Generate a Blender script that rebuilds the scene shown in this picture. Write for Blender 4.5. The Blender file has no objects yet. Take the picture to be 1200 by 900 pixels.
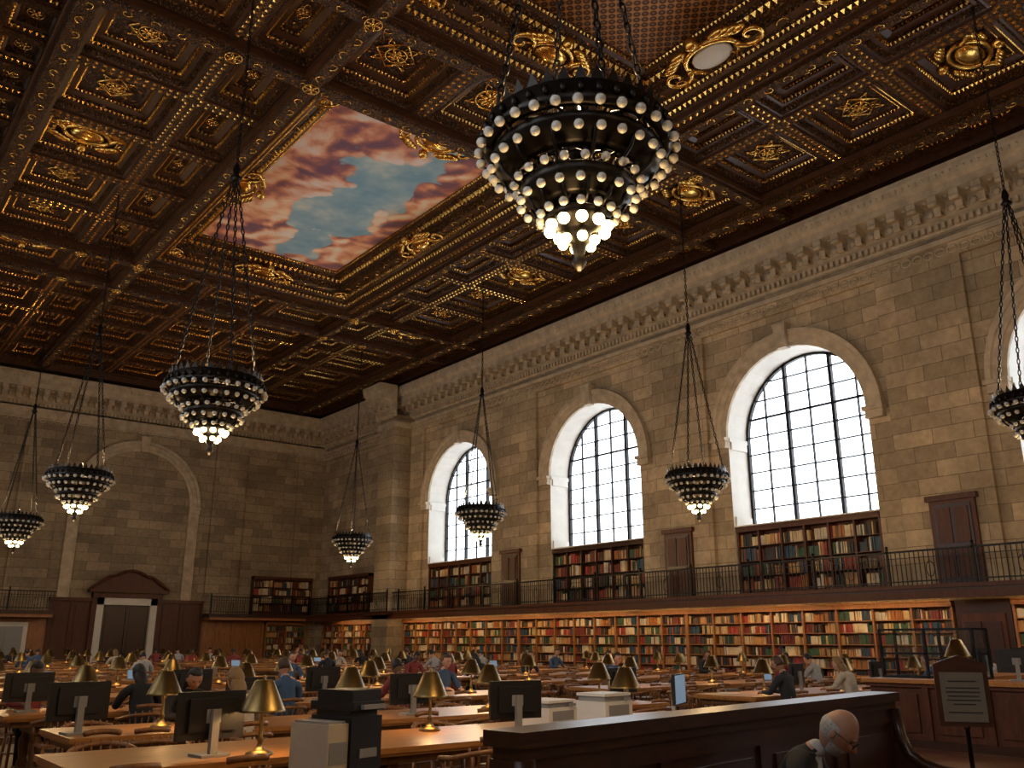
import bpy, math, random
from mathutils import Vector, Matrix, Euler
random.seed(7)
SC=bpy.context.scene
COL=SC.collection
SC.view_settings.view_transform='Standard'
pi=math.pi
# ------------------------------------------------------------------ materials
def newmat(name):
    m=bpy.data.materials.new(name);m.use_nodes=True
    nt=m.node_tree;b=nt.nodes['Principled BSDF']
    return m,nt,b
def lk(nt,a,b): nt.links.new(a,b)
def ramp(nt,fac,stops,interp='LINEAR'):
    r=nt.nodes.new('ShaderNodeValToRGB');cr=r.color_ramp;cr.interpolation=interp
    while len(cr.elements)<len(stops): cr.elements.new(0.5)
    for e,(p,c) in zip(cr.elements,stops):
        e.position=p;e.color=(*c,1) if len(c)==3 else c
    if fac is not None: lk(nt,fac,r.inputs[0])
    return r
def objco(nt):
    t=nt.nodes.new('ShaderNodeTexCoord');return t.outputs['Object']
def noise(nt,co,scale,detail=4,dist=0.0,rough=.55):
    n=nt.nodes.new('ShaderNodeTexNoise');n.inputs['Scale'].default_value=scale
    n.inputs['Detail'].default_value=detail;n.inputs['Distortion'].default_value=dist;n.inputs['Roughness'].default_value=rough
    if co is not None: lk(nt,co,n.inputs['Vector'])
    return n
def math_(nt,op,a,b=None):
    m=nt.nodes.new('ShaderNodeMath');m.operation=op
    for i,v in enumerate((a,b)):
        if v is None: continue
        if isinstance(v,(int,float)): m.inputs[i].default_value=v
        else: lk(nt,v,m.inputs[i])
    return m.outputs[0]
def bump(nt,b,h,strength=.3,dist=.02):
    bp=nt.nodes.new('ShaderNodeBump');bp.inputs['Strength'].default_value=strength;bp.inputs['Distance'].default_value=dist
    lk(nt,h,bp.inputs['Height']);lk(nt,bp.outputs[0],b.inputs['Normal'])
def simple(name,c,rough=.5,metal=0,var=.15,scale=8,bmp=0,emit=None,es=0,spec=None):
    m,nt,b=newmat(name)
    n=noise(nt,objco(nt),scale)
    c2=[x*(1-var) for x in c];c3=[min(1,x*(1+var)) for x in c]
    r=ramp(nt,n.outputs[0],[(.3,c2),(.7,c3)])
    lk(nt,r.outputs[0],b.inputs['Base Color'])
    b.inputs['Roughness'].default_value=rough;b.inputs['Metallic'].default_value=metal
    if spec is not None: b.inputs['Specular IOR Level'].default_value=spec
    if bmp: bump(nt,b,n.outputs[0],bmp)
    if emit: 
        b.inputs['Emission Color'].default_value=(*emit,1);b.inputs['Emission Strength'].default_value=es
    return m
def wood(name,c1,c2,rough=.35,scale=1.0,stretch=(1,8,8),spec=.5):
    m,nt,b=newmat(name)
    mp=nt.nodes.new('ShaderNodeMapping');mp.inputs['Scale'].default_value=stretch;lk(nt,objco(nt),mp.inputs[0])
    n=noise(nt,mp.outputs[0],scale*2,6,1.2)
    r=ramp(nt,n.outputs[0],[(.3,c1),(.7,c2)])
    lk(nt,r.outputs[0],b.inputs['Base Color']);b.inputs['Roughness'].default_value=rough
    b.inputs['Specular IOR Level'].default_value=spec
    bump(nt,b,n.outputs[0],.08,.01)
    return m
def stone(name,axis,base=(.44,.345,.232)):
    m,nt,b=newmat(name)
    co=objco(nt);s=nt.nodes.new('ShaderNodeSeparateXYZ');lk(nt,co,s.inputs[0])
    c=nt.nodes.new('ShaderNodeCombineXYZ');lk(nt,s.outputs[axis],c.inputs[0]);lk(nt,s.outputs[2],c.inputs[1])
    br=nt.nodes.new('ShaderNodeTexBrick');lk(nt,c.outputs[0],br.inputs['Vector'])
    br.inputs['Scale'].default_value=1;br.inputs['Brick Width'].default_value=1.15;br.inputs['Row Height'].default_value=.46
    br.inputs['Mortar Size'].default_value=.012;br.inputs['Mortar Smooth'].default_value=.3;br.inputs['Bias'].default_value=0
    br.inputs['Color1'].default_value=(*[x*.72 for x in base],1);br.inputs['Color2'].default_value=(*[x*1.2 for x in base],1)
    br.inputs['Mortar'].default_value=(*[x*.45 for x in base],1)
    n=noise(nt,co,.6,6);n2=noise(nt,co,6,6)
    r=ramp(nt,n.outputs[0],[(.3,(.68,.67,.67)),(.7,(1.12,1.09,1.02))]);r2=ramp(nt,n2.outputs[0],[(.3,(.82,.82,.82)),(.7,(1.12,1.12,1.12))])
    mx=nt.nodes.new('ShaderNodeMixRGB');mx.blend_type='MULTIPLY';mx.inputs[0].default_value=1
    lk(nt,br.outputs[0],mx.inputs[1]);lk(nt,r.outputs[0],mx.inputs[2])
    m2=nt.nodes.new('ShaderNodeMixRGB');m2.blend_type='MULTIPLY';m2.inputs[0].default_value=1
    lk(nt,mx.outputs[0],m2.inputs[1]);lk(nt,r2.outputs[0],m2.inputs[2])
    lk(nt,m2.outputs[0],b.inputs['Base Color']);b.inputs['Roughness'].default_value=.85
    b.inputs['Specular IOR Level'].default_value=.2
    h=math_(nt,'SUBTRACT',n2.outputs[0],br.outputs[1]);bump(nt,b,h,.35,.02)
    return m
def carved(name,dark,gold,scale=4,lo=.25,hi=.6,strength=.9,metal=.9,rough=.34):
    m,nt,b=newmat(name);co=objco(nt)
    nz=noise(nt,co,scale*.6,3)
    mx=nt.nodes.new('ShaderNodeMixRGB');mx.inputs[0].default_value=.22;lk(nt,co,mx.inputs[1]);lk(nt,nz.outputs[1],mx.inputs[2])
    v=nt.nodes.new('ShaderNodeTexVoronoi');v.feature='F1';v.inputs['Scale'].default_value=scale;lk(nt,mx.outputs[0],v.inputs[0])
    v2=nt.nodes.new('ShaderNodeTexVoronoi');v2.feature='DISTANCE_TO_EDGE';v2.inputs['Scale'].default_value=scale*2.1;lk(nt,mx.outputs[0],v2.inputs[0])
    e=math_(nt,'MULTIPLY',v2.outputs[0],2.2)
    w=math_(nt,'SINE',math_(nt,'MULTIPLY',v.outputs[0],22))
    h=math_(nt,'ADD',math_(nt,'MULTIPLY',w,.3),e)
    r=ramp(nt,h,[(lo,dark),(hi,gold)])
    lk(nt,r.outputs[0],b.inputs['Base Color'])
    mr=ramp(nt,h,[(lo,(.1,.1,.1)),(hi,(metal,metal,metal))]);lk(nt,mr.outputs[0],b.inputs['Metallic'])
    b.inputs['Roughness'].default_value=rough
    bump(nt,b,h,strength,.06)
    return m
M={}
M['wallx']=stone('stone_side',1);M['wally']=stone('stone_end',0,(.33,.262,.18))  # end wall stone coloured darker to imitate light falling off with distance
M['trim']=simple('stone_trim',(.44,.355,.25),.8,0,.22,3,.25)
M['marble']=simple('marble_reveal',(.64,.61,.55),.6,0,.06,2,.05)
M['cwood']=wood('ceiling_wood',(.034,.012,.005),(.085,.031,.011),.4,1,(3,3,3))
M['cgold']=carved('ceiling_carved_gold',(.036,.013,.004),(.58,.27,.065),5.5,.35,.85,1.0)
M['cgold2']=carved('ceiling_carved_bronze',(.032,.012,.004),(.44,.19,.045),8,.3,.8,1.0)
M['cpanel']=carved('ceiling_panel_filigree',(.032,.013,.007),(.40,.175,.045),4.5,.4,1.0,.7,.7,.40)
M['gilt']=simple('gilt',(.90,.48,.12),.25,1,.35,9,.3)
M['bronze']=simple('bronze_dark',(.016,.013,.011),.38,.8,.3,12,.1)
M['iron']=simple('iron',(.012,.012,.013),.4,.6)
M['brass']=simple('brass',(.22,.15,.058),.36,1,.2,10)
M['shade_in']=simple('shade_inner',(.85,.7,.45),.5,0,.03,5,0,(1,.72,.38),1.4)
M['bulb']=simple('bulb_lit',(1,.9,.7),.4,0,0,3,0,(1,.74,.34),11)
M['globe']=simple('globe_glass',(.50,.48,.43),.22,0,.05,3)
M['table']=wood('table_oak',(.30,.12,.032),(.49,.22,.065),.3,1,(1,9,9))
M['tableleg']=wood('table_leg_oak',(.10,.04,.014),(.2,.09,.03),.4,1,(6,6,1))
M['chair']=wood('chair_oak',(.16,.065,.022),(.30,.13,.045),.35,2,(4,4,1))
M['case']=wood('bookcase_wood',(.20,.075,.022),(.36,.15,.045),.4,1,(6,6,1))
M['dwood']=wood('dark_mahogany',(.026,.010,.006),(.060,.022,.011),.3,1,(2,8,8),.35)
M['rwood']=wood('red_mahogany',(.055,.017,.008),(.105,.034,.014),.45,1,(6,6,1),.3)
M['black']=simple('plastic_black',(.012,.012,.014),.4)
M['grey']=simple('plastic_grey',(.25,.25,.25),.45,0,.05)
M['white']=simple('plastic_white',(.7,.69,.66),.5,0,.04)
M['beige']=simple('plastic_beige',(.55,.46,.33),.5,0,.04)
M['signpaper']=simple('sign_paper',(.11,.092,.07),.6,0,.04)
M['screen']=simple('screen_blue',(.05,.07,.09),.2,0,.3,6,0,(.45,.65,.85),.3)
M['screen_dark']=simple('screen_dark',(.02,.02,.025),.15)
M['paper']=simple('paper',(.8,.78,.72),.8,0,.03)
bcols=[(.30,.04,.025),(.16,.025,.015),(.07,.04,.02),(.02,.05,.08),(.04,.09,.04),(.62,.50,.32),(.48,.33,.14),(.025,.02,.018),(.55,.47,.36),(.36,.13,.03),(.42,.22,.08)]
BM=[simple('book_cover_%d'%i,c,.55,0,.25,3) for i,c in enumerate(bcols)]
def floor_mat():
    m,nt,b=newmat('floor_tile');co=objco(nt)
    c=nt.nodes.new('ShaderNodeTexChecker');c.inputs['Scale'].default_value=1.6;lk(nt,co,c.inputs[0])
    c.inputs[1].default_value=(.12,.045,.022,1);c.inputs[2].default_value=(.17,.075,.04,1)
    lk(nt,c.outputs[0],b.inputs['Base Color']);b.inputs['Roughness'].default_value=.35
    bump(nt,b,noise(nt,co,5).outputs[0],.05,.01);return m
M['floor']=floor_mat()
def painting_mat():
    m,nt,b=newmat('sky_mural_paint');co=objco(nt)
    nz=noise(nt,co,.35,3,0,.5)
    wv=nt.nodes.new('ShaderNodeVectorMath');wv.operation='MULTIPLY_ADD'
    lk(nt,nz.outputs[1],wv.inputs[0]);wv.inputs[1].default_value=(1.5,1.5,0);lk(nt,co,wv.inputs[2])
    def field(off):
        ad=nt.nodes.new('ShaderNodeVectorMath');ad.operation='ADD';lk(nt,wv.outputs[0],ad.inputs[0]);ad.inputs[1].default_value=off
        v1=nt.nodes.new('ShaderNodeTexVoronoi');v1.feature='SMOOTH_F1';v1.inputs['Scale'].default_value=.62;v1.inputs['Smoothness'].default_value=.35;lk(nt,ad.outputs[0],v1.inputs[0])
        v2=nt.nodes.new('ShaderNodeTexVoronoi');v2.feature='SMOOTH_F1';v2.inputs['Scale'].default_value=1.5;v2.inputs['Smoothness'].default_value=.35;lk(nt,ad.outputs[0],v2.inputs[0])
        n=noise(nt,ad.outputs[0],1.5,5,.2,.55)
        h=math_(nt,'ADD',math_(nt,'MULTIPLY',v1.outputs[0],-1.1),math_(nt,'MULTIPLY',v2.outputs[0],-.45))
        return math_(nt,'ADD',h,math_(nt,'MULTIPLY',n.outputs[0],.6))
    a=field((0,0,0));c=field((.26,.20,0))
    sh=math_(nt,'ADD',math_(nt,'MULTIPLY',math_(nt,'SUBTRACT',a,c),1.15),.60)
    sh=math_(nt,'ADD',sh,math_(nt,'MULTIPLY',a,.25))
    cl=ramp(nt,sh,[(.12,(.26,.15,.19)),(.28,(.46,.21,.19)),(.42,(.78,.36,.22)),(.55,(.93,.56,.35)),(.68,(1,.78,.57)),(.85,(1,.92,.78))])
    big=noise(nt,co,.22,2,0,.5)
    tint=ramp(nt,big.outputs[0],[(.38,(.86,.84,.97)),(.5,(1,.96,.95)),(.62,(1.0,.87,.76))])
    mu=nt.nodes.new('ShaderNodeMixRGB');mu.blend_type='MULTIPLY';mu.inputs[0].default_value=1;lk(nt,cl.outputs[0],mu.inputs[1]);lk(nt,tint.outputs[0],mu.inputs[2])
    sub=nt.nodes.new('ShaderNodeVectorMath');sub.operation='SUBTRACT';lk(nt,wv.outputs[0],sub.inputs[0]);sub.inputs[1].default_value=(13.7,26.2,16.2)
    mp=nt.nodes.new('ShaderNodeMapping');lk(nt,sub.outputs[0],mp.inputs[0]);mp.inputs['Rotation'].default_value=(0,0,math.radians(14));mp.inputs['Scale'].default_value=(.80,.27,0)
    le=nt.nodes.new('ShaderNodeVectorMath');le.operation='LENGTH';lk(nt,mp.outputs[0],le.inputs[0])
    d=math_(nt,'ADD',le.outputs['Value'],math_(nt,'MULTIPLY',a,1.0))
    mask=ramp(nt,d,[(.60,(0,0,0)),(.70,(1,1,1))])
    n3=noise(nt,co,.9,6)
    blue=ramp(nt,n3.outputs[0],[(.35,(.24,.44,.58)),(.55,(.38,.56,.64)),(.7,(.66,.72,.68))])
    x=nt.nodes.new('ShaderNodeMixRGB');lk(nt,mask.outputs[0],x.inputs[0]);lk(nt,blue.outputs[0],x.inputs[1]);lk(nt,mu.outputs[0],x.inputs[2])
    lk(nt,x.outputs[0],b.inputs['Base Color']);b.inputs['Roughness'].default_value=.9;b.inputs['Specular IOR Level'].default_value=.1
    return m
M['mural']=painting_mat()
def diaper_mat():
    m,nt,b=newmat('diaper_panel');co=objco(nt)
    mp=nt.nodes.new('ShaderNodeMapping');mp.inputs['Rotation'].default_value=(0,0,pi/4);lk(nt,co,mp.inputs[0])
    v=nt.nodes.new('ShaderNodeTexVoronoi');v.inputs['Scale'].default_value=5;v.inputs['Randomness'].default_value=0;lk(nt,mp.outputs[0],v.inputs[0])
    r=ramp(nt,v.outputs[0],[(.0,(.34,.15,.035)),(.25,(.05,.02,.008)),(.42,(.06,.024,.009)),(.5,(.36,.16,.045))])
    lk(nt,r.outputs[0],b.inputs['Base Color']);b.inputs['Roughness'].default_value=.45;b.inputs['Metallic'].default_value=.5
    bump(nt,b,v.outputs[0],.5,.03);return m
M['diaper']=diaper_mat()
def glass_mat():
    m,nt,b=newmat('window_glass');nt.nodes.remove(b)
    t=nt.nodes.new('ShaderNodeBsdfTransparent');g=nt.nodes.new('ShaderNodeBsdfGlossy');g.inputs['Roughness'].default_value=.05
    x=nt.nodes.new('ShaderNodeMixShader');x.inputs[0].default_value=.05
    n=noise(nt,objco(nt),.7);r=ramp(nt,n.outputs[0],[(.3,(.86,.92,.97)),(.7,(.98,.99,1))]);lk(nt,r.outputs[0],t.inputs[0])
    lk(nt,t.outputs[0],x.inputs[1]);lk(nt,g.outputs[0],x.inputs[2]);lk(nt,x.outputs[0],nt.nodes['Material Output'].inputs[0]);return m
M['glass']=glass_mat()
M['clearglass']=M['glass']
# ------------------------------------------------------------------ mesh builder
class MB:
    def __init__(s): s.v=[];s.f=[];s.mi=[];s.sm=[];s.mats=[]
    def mid(s,m):
        m=M[m] if isinstance(m,str) else m
        if m not in s.mats: s.mats.append(m)
        return s.mats.index(m)
    def add(s,vs,fs,m,smooth=False,T=None):
        o=len(s.v)
        if T is not None: vs=[tuple(T@Vector(p)) for p in vs]
        s.v+=[tuple(p) for p in vs]
        if not isinstance(m,list): k=s.mid(m)
        for i,f in enumerate(fs):
            s.f.append([o+j for j in f]);s.mi.append(s.mid(m[i]) if isinstance(m,list) else k);s.sm.append(smooth)
    def box(s,x0,x1,y0,y1,z0,z1,m,T=None):
        vs=[(x,y,z) for z in (z0,z1) for y in (y0,y1) for x in (x0,x1)]
        s.add(vs,[(0,2,3,1),(4,5,7,6),(0,1,5,4),(2,6,7,3),(0,4,6,2),(1,3,7,5)],m,False,T)
    def lathe(s,pr,seg,m,c=(0,0,0),smooth=True,T=None):
        vs=[];fs=[]
        for r,z in pr:
            for i in range(seg):
                a=2*pi*i/seg;vs.append((c[0]+r*math.cos(a),c[1]+r*math.sin(a),c[2]+z))
        for j in range(len(pr)-1):
            for i in range(seg):
                k=(i+1)%seg;fs.append((j*seg+i,j*seg+k,(j+1)*seg+k,(j+1)*seg+i))
        s.add(vs,fs,m,smooth,T)
    def sphere(s,c,r,m,seg=10,rg=6,sc=(1,1,1),T=None):
        vs=[(c[0],c[1],c[2]+r*sc[2])];fs=[]
        for j in range(1,rg):
            t=pi*j/rg
            for i in range(seg):
                a=2*pi*i/seg;vs.append((c[0]+r*sc[0]*math.sin(t)*math.cos(a),c[1]+r*sc[1]*math.sin(t)*math.sin(a),c[2]+r*sc[2]*math.cos(t)))
        vs.append((c[0],c[1],c[2]-r*sc[2]));n=len(vs)-1
        for i in range(seg):
            k=(i+1)%seg;fs.append((0,1+i,1+k));b=1+(rg-2)*seg;fs.append((n,b+k,b+i))
        for j in range(rg-2):
            for i in range(seg):
                k=(i+1)%seg;a=1+j*seg;fs.append((a+i,a+seg+i,a+seg+k,a+k))
        s.add(vs,fs,m,True,T)
    def tube(s,pts,r,m,seg=6,closed=False,T=None,cap=True):
        P=[Vector(p) for p in pts];n=len(P);vs=[];fs=[]
        rr=r if isinstance(r,list) else [r]*n
        up=None
        for i in range(n):
            a=P[(i-1)%n] if (closed or i>0) else P[i];b=P[(i+1)%n] if (closed or i<n-1) else P[i]
            d=(b-a).normalized()
            if up is None: up=Vector((0,0,1)) if abs(d.z)<.9 else Vector((1,0,0))
            x=d.cross(up)
            if x.length<1e-4: x=d.cross(Vector((0,1,0)))
            x.normalize();y=x.cross(d).normalized();up=y
            for j in range(seg):
                t=2*pi*j/seg;vs.append(P[i]+x*rr[i]*math.cos(t)+y*rr[i]*math.sin(t))
        for i in range(n if closed else n-1):
            k=(i+1)%n
            for j in range(seg):
                l=(j+1)%seg;fs.append((i*seg+j,i*seg+l,k*seg+l,k*seg+j))
        if cap and not closed:
            fs.append(tuple(range(seg))[::-1]);fs.append(tuple((n-1)*seg+j for j in range(seg)))
        s.add(vs,fs,m,True,T)
    def mesh(s,name):
        me=bpy.data.meshes.new(name);me.from_pydata(s.v,[],s.f)
        for m in s.mats: me.materials.append(m)
        me.polygons.foreach_set('material_index',s.mi);me.polygons.foreach_set('use_smooth',s.sm);me.update();return me
    def obj(s,name,parent=None,loc=(0,0,0),rz=0):
        return place(name,s.mesh(name),loc,rz,parent)
def place(name,me,loc=(0,0,0),rz=0,parent=None,scale=None):
    o=bpy.data.objects.new(name,me);COL.objects.link(o);o.location=loc;o.rotation_euler=(0,0,rz)
    if scale: o.scale=scale
    if parent: o.parent=parent
    return o
def empty(name,loc=(0,0,0),rz=0):
    o=bpy.data.objects.new(name,None);COL.objects.link(o);o.location=loc;o.rotation_euler=(0,0,rz);return o
# ------------------------------------------------------------------ room constants
XR=24.4;XL=-1.2;YE=49.0;YB=-8.0;CZ=15.2
WIN=[-2.6,6.7,16.0,25.35,34.65];AW=2.6;ZS=8.36;Z0=3.05;DEP=1.2;SILL=5.35
def arch(c,a,zs,n=20):
    return [(c-a*math.cos(pi*i/n),zs+a*math.sin(pi*i/n)) for i in range(n+1)]
def side_wall(name,X,sgn,ops,y0,y1,H,mat):
    b=MB();E=lambda u,z,d=0:(X+sgn*d,u,z)
    def q(u0,u1,z0,z1): b.add([E(u0,z0),E(u1,z0),E(u1,z1),E(u0,z1)],[(0,1,2,3)],mat)
    cur=y0
    for c in ops:
        q(cur,c-AW,0,H);q(c-AW,c+AW,0,Z0)
        A=arch(c,AW,ZS)
        for i in range(len(A)-1):
            (u0,a0),(u1,a1)=A[i],A[i+1]
            b.add([E(u0,a0),E(u1,a1),E(u1,H),E(u0,H)],[(0,1,2,3)],mat)
        out=[(c-AW,Z0)]+A+[(c+AW,Z0)]
        vs=[];fs=[]
        for u,z in out:
            vs.append(E(u,z));vs.append(E(u,z,DEP))
        for i in range(len(out)-1): fs.append((2*i,2*i+1,2*i+3,2*i+2))
        fs.append((0,1,2*len(out)-1,2*len(out)-2))
        b.add(vs,fs,'marble')
        cur=c+AW
    q(cur,y1,0,H)
    return b.obj(name)
side_wall('wall_right',XR,1,WIN,YB,YE,15.6,'wallx')
side_wall('wall_left',XL,-1,WIN,YB,YE,15.6,'wallx')
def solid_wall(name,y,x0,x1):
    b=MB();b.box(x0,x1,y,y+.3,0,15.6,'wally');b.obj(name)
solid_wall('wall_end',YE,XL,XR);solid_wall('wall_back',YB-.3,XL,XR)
b=MB();b.box(XL,XR,YB,YE,-.2,0,'floor');b.obj('floor')
# windows
def window(name,X,sgn,c):
    b=MB();xo=X+sgn*(DEP-.12)
    def bx(u0,u1,z0,z1,t=.05,m='iron'): b.box(min(xo-t,xo+t),max(xo-t,xo+t),u0,u1,z0,z1,m)
    top=lambda u: ZS+math.sqrt(max(0,AW*AW-(u-c)**2))
    W=2*AW
    for i in range(1,6):
        u=c-AW+W*i/6;t=.055 if i in(2,4) else .022
        bx(u-t,u+t,SILL,top(u)-.02,.07 if i in (2,4) else .04)
    n=9;dz=(ZS+AW-SILL)/n
    for k in range(0,n):
        z=SILL+dz*k;hw=AW if z<=ZS else math.sqrt(max(0,AW*AW-(z-ZS)**2))
        t=.05 if k in(0,) else (.035 if k==6 else .02)
        bx(c-hw,c+hw,z-t,z+t,.04)
    bx(c-AW,c-AW+.09,SILL,ZS,.07);bx(c+AW-.09,c+AW,SILL,ZS,.07)
    A=arch(c,AW,ZS,24);B=arch(c,AW-.09,ZS,24);vs=[];fs=[]
    for (u,z),(u2,z2) in zip(A,B):
        for x in (xo-.07,xo+.07): vs+= [(x,u,z),(x,u2,z2)]
    for i in range(24):
        o=4*i
        for p,r in ((0,1),(2,3),(1,3),(0,2)): fs.append((o+p,o+r,o+4+r,o+4+p))
    b.add(vs,fs,'iron')
    G=[(c-AW,SILL)]+A+[(c+AW,SILL)]
    b.add([(xo+.03*sgn,u,z) for u,z in G],[tuple(range(len(G)))],'glass')
    bx(c-AW,c+AW,Z0,SILL-.05,.08,'dwood')
    x0,x1=sorted((X+sgn*.02,xo));b.box(x0,x1,c-AW,c+AW,SILL-.07,SILL-.03,'marble')
    b.obj(name)
    l=bpy.data.lights.new('portal','AREA');l.shape='RECTANGLE';l.size=W;l.size_y=ZS+AW-SILL;l.cycles.is_portal=True
    o=bpy.data.objects.new('window_daylight',l);COL.objects.link(o)
    o.location=(X+sgn*(DEP+.25),c,(SILL+ZS+AW)/2)
    o.rotation_euler=Vector((-sgn,0,0)).to_track_quat('-Z','Z').to_euler()
k=1
for c in WIN:
    window('window_%d'%k,XR,1,c);k+=1
for c in WIN:
    window('window_%d'%k,XL,-1,c);k+=1
def surround(X,sgn,c,a=AW,zs=ZS,axis='x',w=.56,name='trim_arch'):
    b=MB()
    n=28
    prof=[(0,0.0),(0,.10),(.16,.10),(.18,.14),(.38,.14),(.41,.20),(w,.20),(w,0)]
    def E(u,z,d): return (X-sgn*d,u,z) if axis=='x' else (u,X-sgn*d,z)
    vs=[];fs=[];L=len(prof)
    for i in range(n+1):
        t=pi*i/n
        for r,d in prof: vs.append(E(c-(a+r)*math.cos(t),zs+(a+r)*math.sin(t),d))
    for i in range(n):
        for j in range(L-1): fs.append((i*L+j,i*L+j+1,(i+1)*L+j+1,(i+1)*L+j))
    b.add(vs,fs,'trim')
    def bx(u0,u1,z0,z1,d,m='trim',d0=0):
        p=E(u0,z0,d0);q=E(u1,z1,d)
        b.box(min(p[0],q[0]),max(p[0],q[0]),min(p[1],q[1]),max(p[1],q[1]),z0,z1,m)
    for sg in (-1,1):
        u0,u1=sorted((c+sg*a,c+sg*(a+w)))
        bx(u0-.04,u1+.06,zs-.12,zs,.26);bx(u0,u1,zs-.3,zs-.12,.18);bx(u0,u1,zs-.36,zs-.3,.21)
        if axis=='x':
            v0,v1=sorted((c+sg*a,c+sg*(a-.06)))
            bx(v0,v1,zs-.14,zs,.0,'marble',-DEP+.2);bx(v0,v1,zs-.4,zs-.14,-.1,'marble',-DEP+.25)
            bx(v0,v1,SILL-.02,SILL+.3,-.1,'marble',-DEP+.25)
    kz0=zs+a-.05;kz1=zs+a+w+.22
    vs=[E(c-.16,kz0,0),E(c+.16,kz0,0),E(c+.25,kz1,0),E(c-.25,kz1,0),E(c-.16,kz0,.3),E(c+.16,kz0,.3),E(c+.25,kz1,.36),E(c-.25,kz1,.36)]
    b.add(vs,[(4,5,6,7),(0,1,5,4),(1,2,6,5),(2,3,7,6),(3,0,4,7)],'trim')
    b.obj(name)
i=1
for c in WIN:
    surround(XR,1,c,name='trim_%d'%i);i+=1
    surround(XL,-1,c,name='trim_%d'%i);i+=1
surround(YE,1,13.6,2.75,8.7,axis='y',name='trim_%d'%i);i+=1
b=MB()
for sx in (-1,1):
    x0,x1=sorted((13.6+sx*2.75,13.6+sx*3.3));b.box(x0,x1,YE-.12,YE,3.7,8.35,'trim')
for x0,x1 in ((17.6,19.4),(22.6,24.4),(7.9,9.7),(3.0,4.8)): b.box(x0,x1,YE-.14,YE,4,12.4,'wally')
b.box(XL,XR,YE-.14,YE,12.4,13.1,'trim')
b.obj('trim_end_wall')
for nm,X,s in (('right',XR,-1),('left',XL,1)):
    b=MB()
    cs=[-7.2+.6]+[(WIN[j]+WIN[j+1])/2 for j in range(4)]+[39.0]
    for c in cs:
        x0,x1=sorted((X,X+s*.14));b.box(x0,x1,c-1.3,c+1.3,3.05,12.2,'wallx')
    x0,x1=sorted((X,X+s*.14));b.box(x0,x1,YB,YE,12.2,12.6,'wallx')
    x0,x1=sorted((X,X+s*.24));b.box(x0,x1,YB,YE,12.6,12.75,'trim')
    b.obj('trim_panels_'+nm)
b=MB();b.box(23.2,XR,38.9,40.4,0,13.1,'wally');b.box(23.1,XR,38.8,40.5,12.4,12.7,'trim');b.box(23.1,XR,38.8,40.5,3.05,3.5,'trim');b.obj('trim_corner_pier')
prof=[(.02,12.95),(.14,13.0),(.14,13.25),(.22,13.32),(.30,13.34),(.30,13.72),(.42,13.78),(.85,13.86),(.85,14.1),(.98,14.2),(1.05,14.45),(1.05,14.6),(0.02,14.6)]
def cornice(name,P0,P1,nrm):
    b=MB();P0=Vector(P0);P1=Vector(P1);N=Vector(nrm);d=(P1-P0);L=d.length;d/=L
    vs=[];fs=[];n=len(prof)
    for P in (P0,P1):
        for r,zz in prof: q=P+N*r;vs.append((q.x,q.y,zz))
    for j in range(n-1): fs.append((j,j+1,n+j+1,n+j))
    fs.append(tuple(range(n)));fs.append(tuple(range(n,2*n)))
    b.add(vs,fs,'trim')
    T=Matrix(((d.x,N.x,0,P0.x),(d.y,N.y,0,P0.y),(0,0,1,0),(0,0,0,1)))
    t=.3
    while t<L:
        b.box(t-.13,t+.13,.2,.86,13.58,13.84,'trim',T);b.box(t-.10,t+.10,.2,.58,13.36,13.58,'trim',T)
        b.tube([(t-.12,.82,13.60),(t+.12,.82,13.60)],.08,'trim',7,False,T);b.tube([(t-.10,.5,13.38),(t+.10,.5,13.38)],.07,'trim',7,False,T)
        b.sphere((t+.31,.34,13.53),.12,'trim',8,4,(1,.6,1),T)
        b.sphere((t+.31,.62,13.80),.09,'trim',6,4,(1,1,.5),T)
        t+=.62
    t=.1
    while t<L:
        b.box(t-.05,t+.05,.12,.28,13.06,13.24,'trim',T);b.sphere((t+.1,1.0,14.32),.05,'trim',5,3,(1,1,1.6),T);t+=.2
    t=.2
    while t<L:   # guilloche band on the string course
        b.tube([(t+.14*math.cos(q*pi/4),.15,12.4+.12*math.sin(q*pi/4)) for q in range(8)],.025,'trim',4,True,T);t+=.34
    b.obj(name)
def v3(x,y): return (x,y,0)
cornice('trim_cornice_right',v3(XR,YB),v3(XR,YE),(-1,0,0))
cornice('trim_cornice_left',v3(XL,YB),v3(XL,YE),(1,0,0))
cornice('trim_cornice_end',v3(XL,YE),v3(XR,YE),(0,-1,0))
cornice('trim_cornice_pier',v3(23.2,38.7),v3(23.2,40.6),(-1,0,0))
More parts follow.
